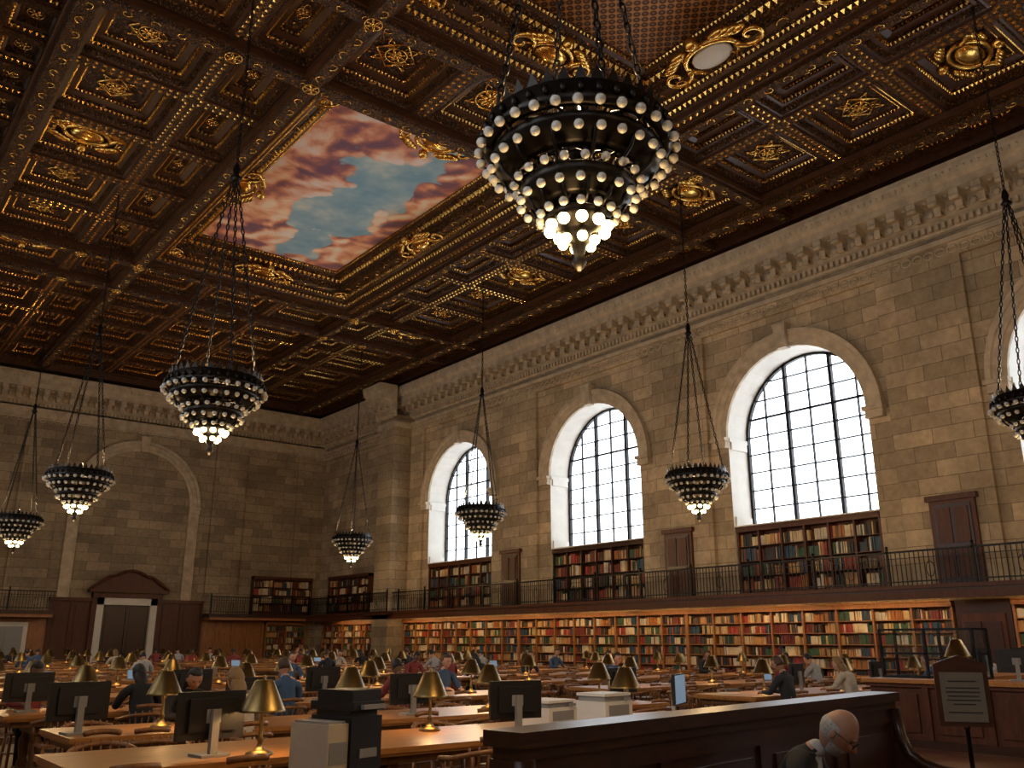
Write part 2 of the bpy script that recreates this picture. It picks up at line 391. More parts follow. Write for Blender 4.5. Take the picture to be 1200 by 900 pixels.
# ------------------------------------------------------------------ ceiling
C=MB()
def ring_rect(x0,x1,y0,y1,i): return [(x0+i,y0+i),(x1-i,y0+i),(x1-i,y1-i),(x0+i,y1-i)]
def coffer(x0,x1,y0,y1,pr,panel):
    vs=[];fs=[];ms=[]
    for i,z,m in pr:
        for x,y in ring_rect(x0,x1,y0,y1,i): vs.append((x,y,z))
    for j in range(len(pr)-1):
        for k in range(4):
            l=(k+1)%4;fs.append((4*j+k,4*j+l,4*j+4+l,4*j+4+k));ms.append(M[pr[j][2]])
    n=4*(len(pr)-1);fs.append((n,n+1,n+2,n+3));ms.append(M[panel])
    C.add(vs,fs,ms)
def beads(x0,x1,y0,y1,i,z,step,r,h,m='gilt'):
    R=ring_rect(x0,x1,y0,y1,i)
    for k in range(4):
        a=Vector(R[k]);c=Vector(R[(k+1)%4]);L=(c-a).length;n=max(1,int(L/step))
        for q in range(n):
            p=a+(c-a)*((q+.5)/n)
            C.add([(p.x-r,p.y-r,z),(p.x+r,p.y-r,z),(p.x+r,p.y+r,z),(p.x-r,p.y+r,z),(p.x,p.y,z-h)],[(0,1,4),(1,2,4),(2,3,4),(3,0,4)],m,False)
def rosette(x,y,z,r,m='gilt',n=8):
    C.sphere((x,y,z),r*.28,m,8,5,(1,1,.8))
    for k in range(n):
        a=2*pi*k/n
        T=Matrix.Translation((x,y,z))@Matrix.Rotation(a,4,'Z')
        C.sphere((r*.55,0,0),r*.34,m,6,4,(1.1,.55,.35),T)
    C.tube([(x+r*math.cos(2*pi*q/20),y+r*math.sin(2*pi*q/20),z) for q in range(20)],r*.09,m,5,True)
def scroll(x,y,z,r,rz,s=1,m='gilt',turn=2.6,w=.12):
    T=Matrix.Translation((x,y,z))@Matrix.Rotation(rz,4,'Z');n=14
    C.tube([(r*(1-.8*q/n)*math.cos(turn*pi/1.6*q/n)-r,s*r*(1-.8*q/n)*math.sin(turn*pi/1.6*q/n),0) for q in range(n)],[r*w*(1-.4*q/n) for q in range(n)],m,4,False,T)
def acanthus(x0,x1,y0,y1,z,r,m='gilt'):
    cx,cy=(x0+x1)/2,(y0+y1)/2
    for a in range(4):
        rz=a*pi/2+pi/4
        for s in(-1,1): scroll(cx+r*1.15*math.cos(rz),cy+r*1.15*math.sin(rz),z,r*.42,rz+s*.5,s,m)
        C.sphere((cx+r*1.25*math.cos(rz),cy+r*1.25*math.sin(rz),z),r*.13,m,6,4,(1,1,.6))
def cartouche(x,y,z,r,rz,m='gilt',plaque=None):
    T=Matrix.Translation((x,y,z))@Matrix.Rotation(rz,4,'Z')
    C.sphere((0,0,0),r*.6,plaque or m,14,8,(1.1,.75,.35),T)
    C.tube([(r*.85*math.cos(2*pi*q/24),r*.62*math.sin(2*pi*q/24),0) for q in range(24)],r*.1,m,6,True,T)
    for s in (-1,1):
        pts=[]
        for q in range(22):
            t=q/21;a=t*3.6*pi/1.6;rr=r*.5*(1-t*.85)
            pts.append((s*(r*1.35+rr*math.cos(a+pi)),rr*math.sin(a+pi)*1.0,-.05))
        C.tube(pts,[r*.11*(1-.5*q/21) for q in range(22)],m,6,False,T)
        for w in range(4):
            C.sphere((s*r*(.7+.35*w*.5),r*(.75-.1*w),-.03),r*.26,m,7,5,(1.2,.5,.5),T)
            C.sphere((s*r*(.7+.35*w*.5),-r*(.75-.1*w),-.03),r*.26,m,7,5,(1.2,.5,.5),T)
    C.sphere((0,r*.95,-.06),r*.22,m,8,6,(1,1,1),T);C.sphere((0,-r*.95,-.06),r*.22,m,8,6,(1,1,1),T)
B=CZ
P_small=[(0,B,'cgold2'),(.16,B,'cwood'),(.16,B+.05,'cwood'),(.2,B+.05,'cgold'),(.28,B+.16,'cwood'),(.36,B+.18,'cgold2'),(.42,B+.34,'cwood'),(.48,B+.34,'cpanel')]
P_med=[(0,B,'cgold2'),(.20,B,'cwood'),(.20,B+.06,'cwood'),(.28,B+.06,'cgold2'),(.40,B+.20,'cwood'),(.50,B+.20,'cgold'),(.56,B+.36,'cwood'),(.74,B+.40,'cgold2'),(.80,B+.52,'cwood'),(.86,B+.52,'cpanel')]
def med(x0,x1,y0,y1,style=0):
    coffer(x0,x1,y0,y1,P_med,'cpanel')
    beads(x0,x1,y0,y1,.34,B+.13,.13,.042,.07,'cgold2');beads(x0,x1,y0,y1,.53,B+.27,.11,.038,.07,'gilt');beads(x0,x1,y0,y1,.77,B+.45,.10,.03,.05,'gilt')
    beads(x0,x1,y0,y1,.10,B,.2,.045,.035,'gilt')
    cx,cy=(x0+x1)/2,(y0+y1)/2;r=min(x1-x0,y1-y0)/2-.95
    if r>.25:
        if style==2:
            cartouche(cx,cy,B+.44,.72,0)
        elif style==0:
            T=Matrix.Translation((cx,cy,B+.5))
            d=r*1.0;C.tube([(d,0,0),(0,d,0),(-d,0,0),(0,-d,0)],.05,'gilt',4,True,T)
            rosette(cx,cy,B+.46,r*.5);acanthus(x0,x1,y0,y1,B+.5,r*.9)
        else:
            rosette(cx,cy,B+.46,r*.8,'gilt',10);acanthus(x0,x1,y0,y1,B+.5,r)
    elif r>.0:
        L=(y1-y0)/2-1.0
        rosette(cx,cy,B+.47,.16,'gilt',6)
        for s in(-1,1):
            for q in(-1,1): scroll(cx,cy+s*L*.55,B+.5,.16,q*.4+s*pi/2,q)
            C.sphere((cx,cy+s*L*.9,B+.5),.06,'gilt',6,4,(1,1,.6))
def small(x0,x1,y0,y1):
    coffer(x0,x1,y0,y1,P_small,'cpanel');beads(x0,x1,y0,y1,.24,B+.1,.13,.035,.06,'gilt')
    r=min(x1-x0,y1-y0)/2-.5
    if r>.1: rosette((x0+x1)/2,(y0+y1)/2,B+.3,r*.9,'gilt',6)
def strip(x0,x1,y0,y1,n,fn,**k):
    for i in range(n): fn(x0,x1,y0+(y1-y0)*i/n,y0+(y1-y0)*(i+1)/n,**k)
P_big=[(0,B-.12,'cgold2'),(.30,B-.12,'cwood'),(.30,B-.02,'cwood'),(.42,B-.02,'cgold2'),(.60,B+.18,'cwood'),(.70,B+.2,'cgold'),(.78,B+.38,'cwood'),(.98,B+.44,'cgold'),(1.06,B+.62,'cwood'),(1.16,B+.62,'cgold'),(1.44,B+.86,'cwood'),(1.54,B+.9,'cgold'),(1.6,B+.98,'cwood')]
def big(x0,x1,y0,y1,panel):
    coffer(x0,x1,y0,y1,P_big,panel)
    beads(x0,x1,y0,y1,.15,B-.12,.22,.06,.05,'gilt')
    beads(x0,x1,y0,y1,.50,B+.08,.17,.055,.09,'gilt');beads(x0,x1,y0,y1,.74,B+.28,.14,.045,.08,'gilt')
    beads(x0,x1,y0,y1,1.02,B+.5,.16,.05,.09,'cgold2');beads(x0,x1,y0,y1,1.3,B+.72,.2,.075,.12,'gilt');beads(x0,x1,y0,y1,1.57,B+.93,.12,.04,.06,'gilt')
    cx,cy=(x0+x1)/2,(y0+y1)/2
    cartouche(x1-1.0,cy,B+.35,.7,pi/2);cartouche(x0+1.0,cy,B+.35,.7,pi/2)
    cartouche(cx,y1-1.0,B+.35,.7,0);cartouche(cx,y0+1.0,B+.35,.7,0)
    if panel=='diaper':
        for xx in (x1-1.15,x0+1.15):
            for yy in (y1-3.4,y0+3.4): cartouche(xx,yy,B+.45,.85,pi/2,'gilt','marble')
    for sx,sy in ((x0,y0),(x1,y0),(x0,y1),(x1,y1)):
        rosette(sx+(1 if sx==x0 else -1)*.85,sy+(1 if sy==y0 else -1)*.85,B+.28,.42,'gilt',8)
    for side in range(4):
        R=ring_rect(x0,x1,y0,y1,.88);a=Vector(R[side]);c=Vector(R[(side+1)%4]);L=(c-a).length;n=int(L/.75);ang=math.atan2((c-a).y,(c-a).x)
        for q in range(n):
            p=a+(c-a)*((q+.5)/n);scroll(p.x,p.y,B+.38,.2,ang,1 if q%2 else -1)
XS_A=[(17,19),(6,8)];XS_B=[(19,22.2),(2.8,6)];XS_C=[(22.2,23.6),(1.4,2.8),(0,1.4),(-1.2,0)]
YS=[-8,.1,15.0,18.1,32.2,35.1,48.3]
bays=[(YS[0],YS[1],0),(YS[1],YS[2],1),(YS[2],YS[3],0),(YS[3],YS[4],1),(YS[4],YS[5],0),(YS[5],YS[6],2)]
for y0,y1,t in bays:
    n=max(1,round((y1-y0)/2.9))
    for xa in XS_A: strip(*xa,y0,y1,n,med,style=1)
    for xb in XS_B:
        for q in range(n):
            st=2 if (t==0 or (t==1 and q==n//2)) else 0
            med(xb[0],xb[1],y0+(y1-y0)*q/n,y0+(y1-y0)*(q+1)/n,st)
    for xc in XS_C: strip(*xc,y0,y1,n*2,small)
    if t==0:
        for j in range(3): strip(8+3*j,11+3*j,y0,y1,n,med,style=j%2)
    elif t==2:
        for j in range(3): strip(8+3*j,11+3*j,y0,y1,n,med,style=(j+1)%2)
    else: big(8,16.8,y0,y1,'mural' if y0>10 else 'diaper')
C.box(16.8,17,YB,48.3,B-.1,B+.1,'cwood')
C.box(23.6,XR,YB,YE,B-.3,B+.3,'cwood');C.box(XL,XR,48.3,YE,B-.3,B+.3,'cwood')
C.box(XL,XR,YB,YE,B+1.2,B+1.4,'cwood')
for x in (8.0,17.0):
    C.box(x-.16,x+.16,YB,48.3,B-.3,B-.02,'cgold2');C.box(x-.28,x-.16,YB,48.3,B-.2,B-.02,'cwood');C.box(x+.16,x+.28,YB,48.3,B-.2,B-.02,'cwood')
for x in (2.8,22.2):
    C.box(x-.22,x+.22,YB,48.3,B-.42,B-.02,'cgold2');C.box(x-.34,x+.34,YB,48.3,B-.2,B-.02,'cwood')
for y in YS[1:6]:
    C.box(1.4,23.6,y-.18,y+.18,B-.28,B-.02,'cgold2');C.box(1.4,23.6,y-.26,y+.26,B-.16,B-.02,'cwood')
for x in (2.8,6,8,17,19,22.2):
    for y in YS[1:6]: rosette(x,y,B-.32,.2,'gilt',6)
for x in (8.0,17.0,22.2,2.8):
    zz=B-.31 if x in(8.0,17.0) else B-.43
    y=0
    while y<48:
        s=1 if int(y/.6+.5)%2 else -1
        scroll(x,y+.3,zz,.15,pi/2,s,'gilt',2.6,.16)
        y+=.6
for y in YS[1:6]:
    x=1.6
    while x<23.4: scroll(x+.3,y,B-.29,.13,0,1 if int(x/.6)%2 else -1,'gilt',2.6,.16);x+=.6
ceil=C.obj('ceiling')
# ------------------------------------------------------------------ balcony
b=MB()
def rail_run(b,T,L):
    b.box(0,L,-.03,.03,.86,.91,'bronze',T);b.box(0,L,-.02,.02,.08,.11,'iron',T);b.box(0,L,-.015,.015,.70,.72,'iron',T)
    x=.06
    while x<L: b.box(x-.01,x+.01,-.01,.01,.0,.86,'iron',T);x+=.13
    x=0
    while x<=L+.01:
        b.box(x-.03,x+.03,-.03,.03,0,.98,'bronze',T);b.sphere((x,0,1.02),.045,'bronze',8,5,(1,1,1),T);x+=2.3
    x=1.15
    while x<L:
        b.tube([(x+.11*math.cos(q*pi/6),0,.4+.2*math.sin(q*pi/6)) for q in range(12)],.012,'iron',4,True,T);x+=2.3
BX=23.2
b.box(BX,XR,YB,YE,2.88,3.04,'dwood');b.box(BX,BX+.08,YB,YE-1.2,2.68,2.88,'rwood');b.box(BX-.04,BX,YB,YE-1.2,2.94,3.04,'rwood')
b.box(17.6,BX,YE-1.2,YE,2.86,3.04,'dwood');b.box(17.66,BX,YE-1.14,YE,2.72,2.86,'case')
b.box(XL,10.1,YE-1.2,YE,2.86,3.04,'dwood');b.box(XL,10.04,YE-1.14,YE,2.72,2.86,'case')
T=Matrix.Translation((BX+.05,YB,3.04))@Matrix.Rotation(pi/2,4,'Z');rail_run(b,T,38.6-YB)
T=Matrix.Translation((22.9,38.5,3.04))@Matrix.Rotation(pi/2,4,'Z');rail_run(b,T,2.3)
b.box(22.8,BX,38.4,40.9,2.86,3.04,'dwood')
T=Matrix.Translation((BX+.05,40.8,3.04))@Matrix.Rotation(pi/2,4,'Z');rail_run(b,T,7)
T=Matrix.Translation((17.65,YE-1.15,3.04));rail_run(b,T,5.55)
T=Matrix.Translation((XL+.05,YE-1.15,3.04));rail_run(b,T,11.2)
b.obj('balcony')
# ------------------------------------------------------------------ bookshelves
def shelf_mesh(L,H,n,bay=1.15,depth=.32,wood='case',seed=1,top=.16,base=.2):
    rnd=random.Random(seed);b=MB();D=depth
    b.box(0,L,-.02,0,0,H,wood);nb=max(1,round(L/bay));bw=L/nb
    for i in range(nb+1):
        x=min(max(i*bw,.03),L-.03);b.box(x-.03,x+.03,-D-.03,-.02,0,H,wood)
    b.box(0,L,-D-.02,-.02,0,base,wood);b.box(0,L,-D-.07,0,H-top,H,wood);b.box(0,L,-D-.11,0,H-.04,H,wood)
    hh=(H-top-base)/n
    for s in range(n):
        z=base+s*hh
        if s>0: b.box(.03,L-.03,-D,-.02,z-.012,z+.012,wood)
        for i in range(nb):
            x=i*bw+.035;xe=(i+1)*bw-.035;run=0;cur=0
            while x<xe-.03:
                if run<=0:
                    run=rnd.randint(2,12);cur=rnd.randrange(len(BM));bh=rnd.uniform(.58,.88)*hh
                    if rnd.random()<.10: x+=rnd.uniform(.03,.16);run=0;continue
                w=min(rnd.uniform(.022,.06),xe-x);h=bh*rnd.uniform(.94,1.03)
                f=rnd.uniform(.0,.05)
                m=BM[cur] if rnd.random()<.8 else BM[rnd.randrange(len(BM))]
                b.box(x,x+w*.93,-D+.03+f,-.05,z+.012,z+.012+h,m);x+=w;run-=1
    return b
me=shelf_mesh(9.1,2.66,7,seed=3).mesh('bookcase')
for y in (38.8,29.7,20.6): place('bookcase',me,(XR-.01,y,0),-pi/2)
me2=shelf_mesh(2*AW-.08,2.2,4,seed=5,wood='dwood',base=.12,bay=.92).mesh('niche_bookcase')
me3=shelf_mesh(2*AW-.08,2.2,4,seed=9,wood='rwood',base=.12,bay=.92).mesh('niche_bookcase')
for j,c in enumerate(WIN):
    place('niche_bookcase',me3 if j%2==0 else me2,(XR+.40,c+AW-.04,3.06),-pi/2)
m4=shelf_mesh(3.6,2.1,4,seed=11,wood='rwood').mesh('wall_bookcase');place('wall_bookcase',m4,(20.2,YE-.16,3.05))
m5=shelf_mesh(4.6,2.1,4,seed=12,wood='rwood').mesh('wall_bookcase');place('wall_bookcase',m5,(XR-.01,47.0,3.05),-pi/2)
m6=shelf_mesh(6.2,2.66,7,seed=13).mesh('bookcase');place('bookcase',m6,(XR-.01,47.5,0),-pi/2)
m7=shelf_mesh(2.4,2.66,7,seed=14).mesh('bookcase');place('bookcase',m7,(XR-.01,10.0,0),-pi/2);place('bookcase',m7,(XR-.01,7.5,0),-pi/2);place('bookcase',m7,(21.2,YE-.01,0));place('bookcase',m7,(3,YE-.01,0))
def panel_run(b,x0,x1,y,z0,z1,n,m='case',d=.1):
    b.box(x0,x1,y-d,y,z0,z1,m);w=(x1-x0)/n
    for i in range(n):
        a=x0+i*w
        b.box(a-.06,a+.06,y-d-.06,y-d,z0,z1,m);b.box(a+.18,a+w-.18,y-d-.03,y-d,z0+.3,z0+.9,m);b.box(a+.18,a+w-.18,y-d-.03,y-d,z0+1.1,z1-.25,m)
    b.box(x1-.06,x1+.06,y-d-.06,y-d,z0,z1,m)
b=MB();panel_run(b,17.6,21.1,YE,0,2.72,4);panel_run(b,5.5,10.1,YE,0,2.72,4);panel_run(b,XL+.06,2.9,YE,0,2.72,3)
panel_run(b,10.1,12.0,YE,0,3.6,2,'rwood',.14);panel_run(b,15.3,17.55,YE,0,3.6,2,'rwood',.14)
b.box(10.0,17.6,YE-.26,YE,3.55,3.72,'rwood')
b.obj('trim_wood_panelling')
b=MB();cx=13.65
for s in (-1,1):
    x0,x1=sorted((cx+s*1.15,cx+s*1.48));b.box(x0,x1,YE-.32,YE,0,3.75,'marble')
    x0,x1=sorted((cx+s*1.48,cx+s*1.72));b.box(x0,x1,YE-.30,YE,0,3.9,'rwood')
b.box(cx-1.48,cx+1.48,YE-.32,YE,3.4,3.75,'marble');b.box(cx-1.72,cx+1.72,YE-.4,YE,3.75,4.0,'rwood')
b.box(cx-1.95,cx+1.95,YE-.6,YE,4.0,4.16,'rwood')
top=[(cx-1.95,4.16),(cx-1.1,4.78),(cx-.75,4.86),(cx-.4,5.05),(cx,5.12),(cx+.4,5.05),(cx+.75,4.86),(cx+1.1,4.78),(cx+1.95,4.16)];n=8
vs=[(x,YE-.4,z) for x,z in top]+[(x,YE,z) for x,z in top];fs=[tuple(range(n+1))]+[(i,i+1,n+2+i,n+1+i) for i in range(n)]
b.add(vs,fs,'rwood')
for i in range(n):
    (x0,z0),(x1,z1)=top[i],top[i+1]
    b.tube([(x0,YE-.5,z0),(x1,YE-.5,z1)],.08,'rwood',6)
b.obj('trim_portal')
b=MB();b.box(cx-1.15,cx+1.15,YE-.06,YE-.001,0,3.4,'black')
for s in (-1,1):
    x0,x1=sorted((cx+s*.02,cx+s*1.12));b.box(x0,x1,YE-.12,YE-.06,0,3.35,'dwood')
    for z0,z1 in ((.2,1.0),(1.15,2.3),(2.45,3.2)): b.box(x0+.15,x1-.15,YE-.15,YE-.12,z0,z1,'dwood')
    b.sphere((cx+s*.1,YE-.17,1.05),.04,'brass')
b.obj('door_1')
b=MB();b.box(7.2,9.2,YE-.30,YE-.2,0,2.5,'marble');b.box(7.4,9.0,YE-.34,YE-.29,0,2.3,'grey')
for z0,z1 in((.2,1.),(1.2,2.1)):
    for x in(7.5,8.25): b.box(x,x+.65,YE-.37,YE-.33,z0,z1,'grey')
b.obj('door_2')
def gdoor(name,y):
    b=MB();x=XR-.14
    b.box(x-.1,x,y-.62,y+.62,3.05,5.35,'rwood');b.box(x-.16,x,y-.7,y+.7,5.3,5.45,'rwood')
    b.box(x-.13,x-.1,y-.5,y+.5,3.1,5.2,'dwood')
    for z0,z1 in((3.25,4.0),(4.15,5.1)):
        for yy in(y-.42,y+.05): b.box(x-.16,x-.13,yy,yy+.37,z0,z1,'rwood')
    b.sphere((x-.19,y-.42,4.05),.035,'brass');b.obj(name)
for j,y in enumerate((1.9,11.2,20.9,30.4)): gdoor('door_%d'%(j+3),y)
b=MB();b.box(XR-.3,XR-.01,10.05,11.45,0,2.66,'dwood');b.box(XR-.36,XR-.3,10.2,11.3,0,2.3,'rwood')
for y in(10.3,10.8): b.box(XR-.4,XR-.36,y,y+.4,.3,2.1,'dwood')
b.obj('door_7')
b=MB();T=Matrix.Translation((XR,5.0,0))@Matrix.Rotation(-pi/2,4,'Z');b.box(0,13,-.14,0,0,2.66,'rwood',T)
for q in range(8): b.box(q*1.6+.2,q*1.6+1.4,-.18,-.14,.3,2.4,'rwood',T)
b.obj('trim_wainscot_right')
for y in (13.3,17.2,21.1,25,28.9,32.8,36.7,43.5,8.2):
    e=empty('shelf_light',(BX+.2,y,2.84))
    q=MB();q.box(-.05,.05,-1.7,1.7,-.01,.03,'brass');q.obj('housing',e)
    l=bpy.data.lights.new('tube','AREA');l.shape='RECTANGLE';l.size=.07;l.size_y=3.4;l.energy=25;l.color=(1,.62,.27)
    o=bpy.data.objects.new('tube',l);COL.objects.link(o);o.parent=e;o.location=(0,0,-.02);o.rotation_euler=(0,math.radians(-28),0)
# ------------------------------------------------------------------ chandeliers
def chandelier_mesh():
    b=MB();br='bronze'
    def ringp(pr,seg=48): b.lathe(pr,seg,br)
    ringp([(.86,.16),(.93,.20),(.98,.16),(.96,.04),(1.0,-.02),(.95,-.08),(.88,-.08),(.84,-.02),(.86,.16)])
    ringp([(.84,-.1),(.90,-.14),(.88,-.2),(.80,-.26),(.70,-.32),(.62,-.36),(.60,-.30),(.74,-.2),(.82,-.1),(.84,-.1)])
    ringp([(.54,-.46),(.60,-.50),(.58,-.58),(.50,-.64),(.42,-.70),(.36,-.74),(.34,-.66),(.46,-.56),(.50,-.46),(.54,-.46)])
    ringp([(.0,-.80),(.30,-.80),(.34,-.84),(.28,-.90),(.18,-.98),(.12,-1.03),(.14,-1.08),(.08,-1.14),(.05,-1.26),(.08,-1.32),(.02,-1.42),(0,-1.42)],24)
    ringp([(.0,.5),(.05,.48),(.07,.3),(.04,.2),(.1,.05),(.13,-.15),(.08,-.3),(.06,-.5),(.12,-.7),(0,-.78)],16)
    for i in range(36):
        a=2*pi*i/36;T=Matrix.Rotation(a,4,'Z')
        b.add([(.93,-.07,.18),(.93,.07,.18),(.95,0,.34),(.90,0,.18)],[(0,1,2),(1,3,2),(3,0,2)],br,False,T)
        b.sphere((1.0,0,.06),.035,br,6,4,(1,1,1.6),T)
    for i in range(12):
        T=Matrix.Rotation(2*pi*i/12,4,'Z')
        b.tube([(.06,0,.25),(.3,0,.12),(.55,0,.14),(.75,0,.05),(.9,0,0)],.022,br,5,False,T)
        b.tube([(.08,0,-.4),(.25,0,-.3),(.45,0,-.33),(.62,0,-.33)],.02,br,5,False,T)
        b.tube([(.10,0,-.7),(.22,0,-.62),(.36,0,-.70)],.018,br,5,False,T)
        pts=[(.62+.12*math.cos(q*.7),0,-.12+.1*math.sin(q*.7)) for q in range(8)];b.tube(pts,.016,br,4,False,T)
        b.tube([(.84,0,-.2),(.78,0,-.34),(.66,0,-.44),(.58,0,-.50)],.02,br,5,False,T)
        b.tube([(.52,0,-.60),(.46,0,-.74),(.34,0,-.82)],.018,br,5,False,T)
        b.tube([(.92+.05*math.cos(q*pi/4),.0,-.02+.11*math.sin(q*pi/4)) for q in range(8)],.014,br,4,True,T)
        for rr,zz,w in ((.78,-.06,.10),(.70,-.16,.09),(.50,-.40,.08)):
            T2=Matrix.Rotation(2*pi*(i+.5)/12,4,'Z')
            b.tube([(rr,w*math.cos(q*pi/4),zz+w*math.sin(q*pi/4)) for q in range(8)],.015,br,4,True,T2)
    def globes(n,r,z,rad,m,off=0):
        for i in range(n):
            a=2*pi*(i+off)/n;c=(r*math.cos(a),r*math.sin(a),z)
            b.sphere(c,rad,m,10,7);b.lathe([(.0,rad*1.3),(rad*.6,rad*1.25),(rad*.75,rad*.6),(rad*.45,rad*.55)],6,br,c)
    globes(30,1.03,-.10,.054,'globe');globes(26,.90,-.29,.050,'globe',.5)
    globes(20,.66,-.47,.048,'globe');globes(18,.60,-.67,.048,'globe',.5)
    globes(14,.40,-.82,.048,'globe');globes(10,.30,-.95,.062,'bulb',.5);globes(6,.17,-1.10,.055,'bulb')
    def chain(p,q,r=.035,wire=.010):
        p=Vector(p);q=Vector(q);d=q-p;L=d.length;n=int(L/(r*2.6));R=d.to_track_quat('Z','Y').to_matrix().to_4x4()
        for i in range(n):
            T=Matrix.Translation(p+d*((i+.5)/n))@R@Matrix.Rotation(pi/2*(i%2),4,'Z')
            b.tube([(r*.6*math.cos(t*pi/4),0,r*1.6*math.sin(t*pi/4)) for t in range(8)],wire,br,4,True,T)
    for i in range(4):
        a=pi/4+i*pi/2+.35;chain((.9*math.cos(a),.9*math.sin(a),.1),(.05*math.cos(a),.05*math.sin(a),4.95),.05,.015)
    b.lathe([(0,5.35),(.05,5.3),(.09,5.15),(.06,5.05),(.13,4.96),(.06,4.86),(0,4.84)],12,br)
    chain((0,0,5.3),(0,0,10.6),.05,.015)
    return b
cm=chandelier_mesh().mesh('chandelier')
ZC=6.1
chpos=[(5.0,5.3),(5.5,15.7),(5.9,27.2),(6.4,38.7),(19.7,36.4),(19.0,25.6),(19.7,16.2),(18.6,6.6),(5.2,-4),(19,-4)]
for j,(x,y) in enumerate(chpos):
    o=place('chandelier',cm,(x,y,ZC-(.08 if j==0 else 0)),j*.4,None,(.88,.88,.88))
    l=bpy.data.lights.new('chandelier_bulbs','POINT');l.energy=230 if j==0 else 110;l.color=(1,.66,.30);l.shadow_soft_size=.3
    q=bpy.data.objects.new('bulb_light',l);COL.objects.link(q);q.parent=o;q.location=(0,0,-1.75)
    l=bpy.data.lights.new('ceiling_fill','POINT');l.energy=170;l.color=(1,.68,.36);l.shadow_soft_size=.15  # added fill without a real bulb, brightens ceiling gilding and mural
    q=bpy.data.objects.new('ceiling_fill_light',l);COL.objects.link(q);q.parent=o;q.location=(.3,0,.75)
# ------------------------------------------------------------------ tables & lamps
def table_mesh(L,W=1.25):
    b=MB()
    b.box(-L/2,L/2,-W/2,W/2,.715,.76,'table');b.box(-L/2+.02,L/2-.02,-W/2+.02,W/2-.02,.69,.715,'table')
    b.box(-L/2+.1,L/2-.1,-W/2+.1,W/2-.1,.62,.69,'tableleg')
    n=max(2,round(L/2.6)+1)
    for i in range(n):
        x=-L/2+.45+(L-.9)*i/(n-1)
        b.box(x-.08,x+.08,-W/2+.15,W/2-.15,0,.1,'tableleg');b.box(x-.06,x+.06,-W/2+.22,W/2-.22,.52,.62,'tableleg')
        for s in(-1,1):
            b.lathe([(.05,.1),(.075,.14),(.05,.2),(.07,.32),(.075,.42),(.045,.48),(.06,.54)],12,'tableleg',(x,s*.3,0))
    b.box(-L/2+.45,L/2-.45,-.04,.04,.12,.2,'tableleg')
    return b.mesh('reading_table')
def lamp_mesh():
    b=MB()
    b.lathe([(0,0),(.10,0),(.105,.012),(.09,.03),(.05,.04),(.025,.06),(.018,.09),(.028,.11),(.016,.13),(.013,.3),(.022,.32),(.014,.34),(.012,.5),(.03,.515),(.012,.54),(.015,.56),(0,.575)],14,'brass')
    b.lathe([(.055,.535),(.07,.53),(.165,.325),(.172,.318),(.172,.305)],22,'brass')
    b.lathe([(.168,.306),(.158,.325),(.065,.525),(.02,.53)],22,'shade_in')
    b.sphere((0,0,.40),.03,'bulb',8,6)
    for s in range(3):
        a=s*2*pi/3;b.tube([(0,0,.5),(.05*math.cos(a),.05*math.sin(a),.53)],.006,'brass',4)
    return b.mesh('table_lamp')
LM=lamp_mesh()
LL=bpy.data.lights.new('lamp_bulb','POINT');LL.energy=12;LL.color=(1,.58,.24);LL.shadow_soft_size=.04
def lamp(x,y,z=.76,light=True,s=1.03):
    o=place('table_lamp',LM,(x,y,z),random.uniform(0,6),None,(s,s,s))
    if light:
        q=bpy.data.objects.new('bulb_light',LL);COL.objects.link(q);q.parent=o;q.location=(0,0,.35)
def chair_mesh():
    b=MB();c='chair'
    b.box(-.21,.21,-.2,.21,.43,.46,c);b.lathe([(0,.455),(.17,.458),(.21,.465),(.215,.45)],16,c,(0,0,.005))
    for sx in(-1,1):
        b.tube([(sx*.19,.19,.44),(sx*.2,.2,0)],[.022,.016],c,6);b.tube([(sx*.18,-.18,.44),(sx*.2,-.22,0)],[.022,.016],c,6)
        b.tube([(sx*.195,.195,.2),(sx*.195,-.2,.2)],.012,c,5)
        b.tube([(sx*.24,.12,.46),(sx*.255,.10,.68)],.016,c,6)
    b.tube([(-.195,0,.2),(.195,0,.2)],.012,c,5)
    pts=[]
    for q in range(15):
        a=pi*q/14;pts.append((.27*math.cos(a),-.02-.25*math.sin(a),.69+.06*math.sin(a)))
    pts=[(.27,.14,.68)]+pts+[(-.27,.14,.68)]
    b.tube(pts,.024,c,6)
    pts2=[(p[0]*.86,p[1]*.98-.01,p[2]+.10) for p in pts[5:-5]];b.tube(pts2,.026,c,6)
    for q in range(7):
        a=pi*(.2+.6*q/6);b.tube([(.19*math.cos(a),-.17*math.sin(a)-.02,.46),(.26*math.cos(a),-.02-.25*math.sin(a),.75+.04*math.sin(a))],.010,c,5)
    return b.mesh('armchair')
CH=chair_mesh()
def monitor_mesh(screen='screen_dark'):
    b=MB()   # screen faces +Y, back faces -Y
    b.box(-.28,.28,-.02,.02,.12,.47,'black');b.box(-.265,.265,.02,.023,.135,.455,screen);b.box(-.2,.2,-.045,-.02,.18,.42,'black')
    b.box(-.03,.03,-.09,-.045,.02,.34,'grey');b.box(-.12,.12,-.13,.08,0,.02,'grey');b.box(-.06,.06,-.05,-.04,.24,.34,'grey')
    return b.mesh('computer_monitor')
MON=monitor_mesh();MONS=monitor_mesh('screen')
def laptop_mesh():
    b=MB();b.box(-.16,.16,-.11,.11,0,.018,'grey');b.box(-.145,.145,-.06,.09,.018,.02,'black')
    T=Matrix.Translation((0,.11,.015))@Matrix.Rotation(-.3,4,'X');b.box(-.16,.16,-.004,.006,0,.21,'grey',T);b.box(-.15,.15,-.006,-.004,.01,.2,'screen',T)
    return b.mesh('laptop')
LAP=laptop_mesh()
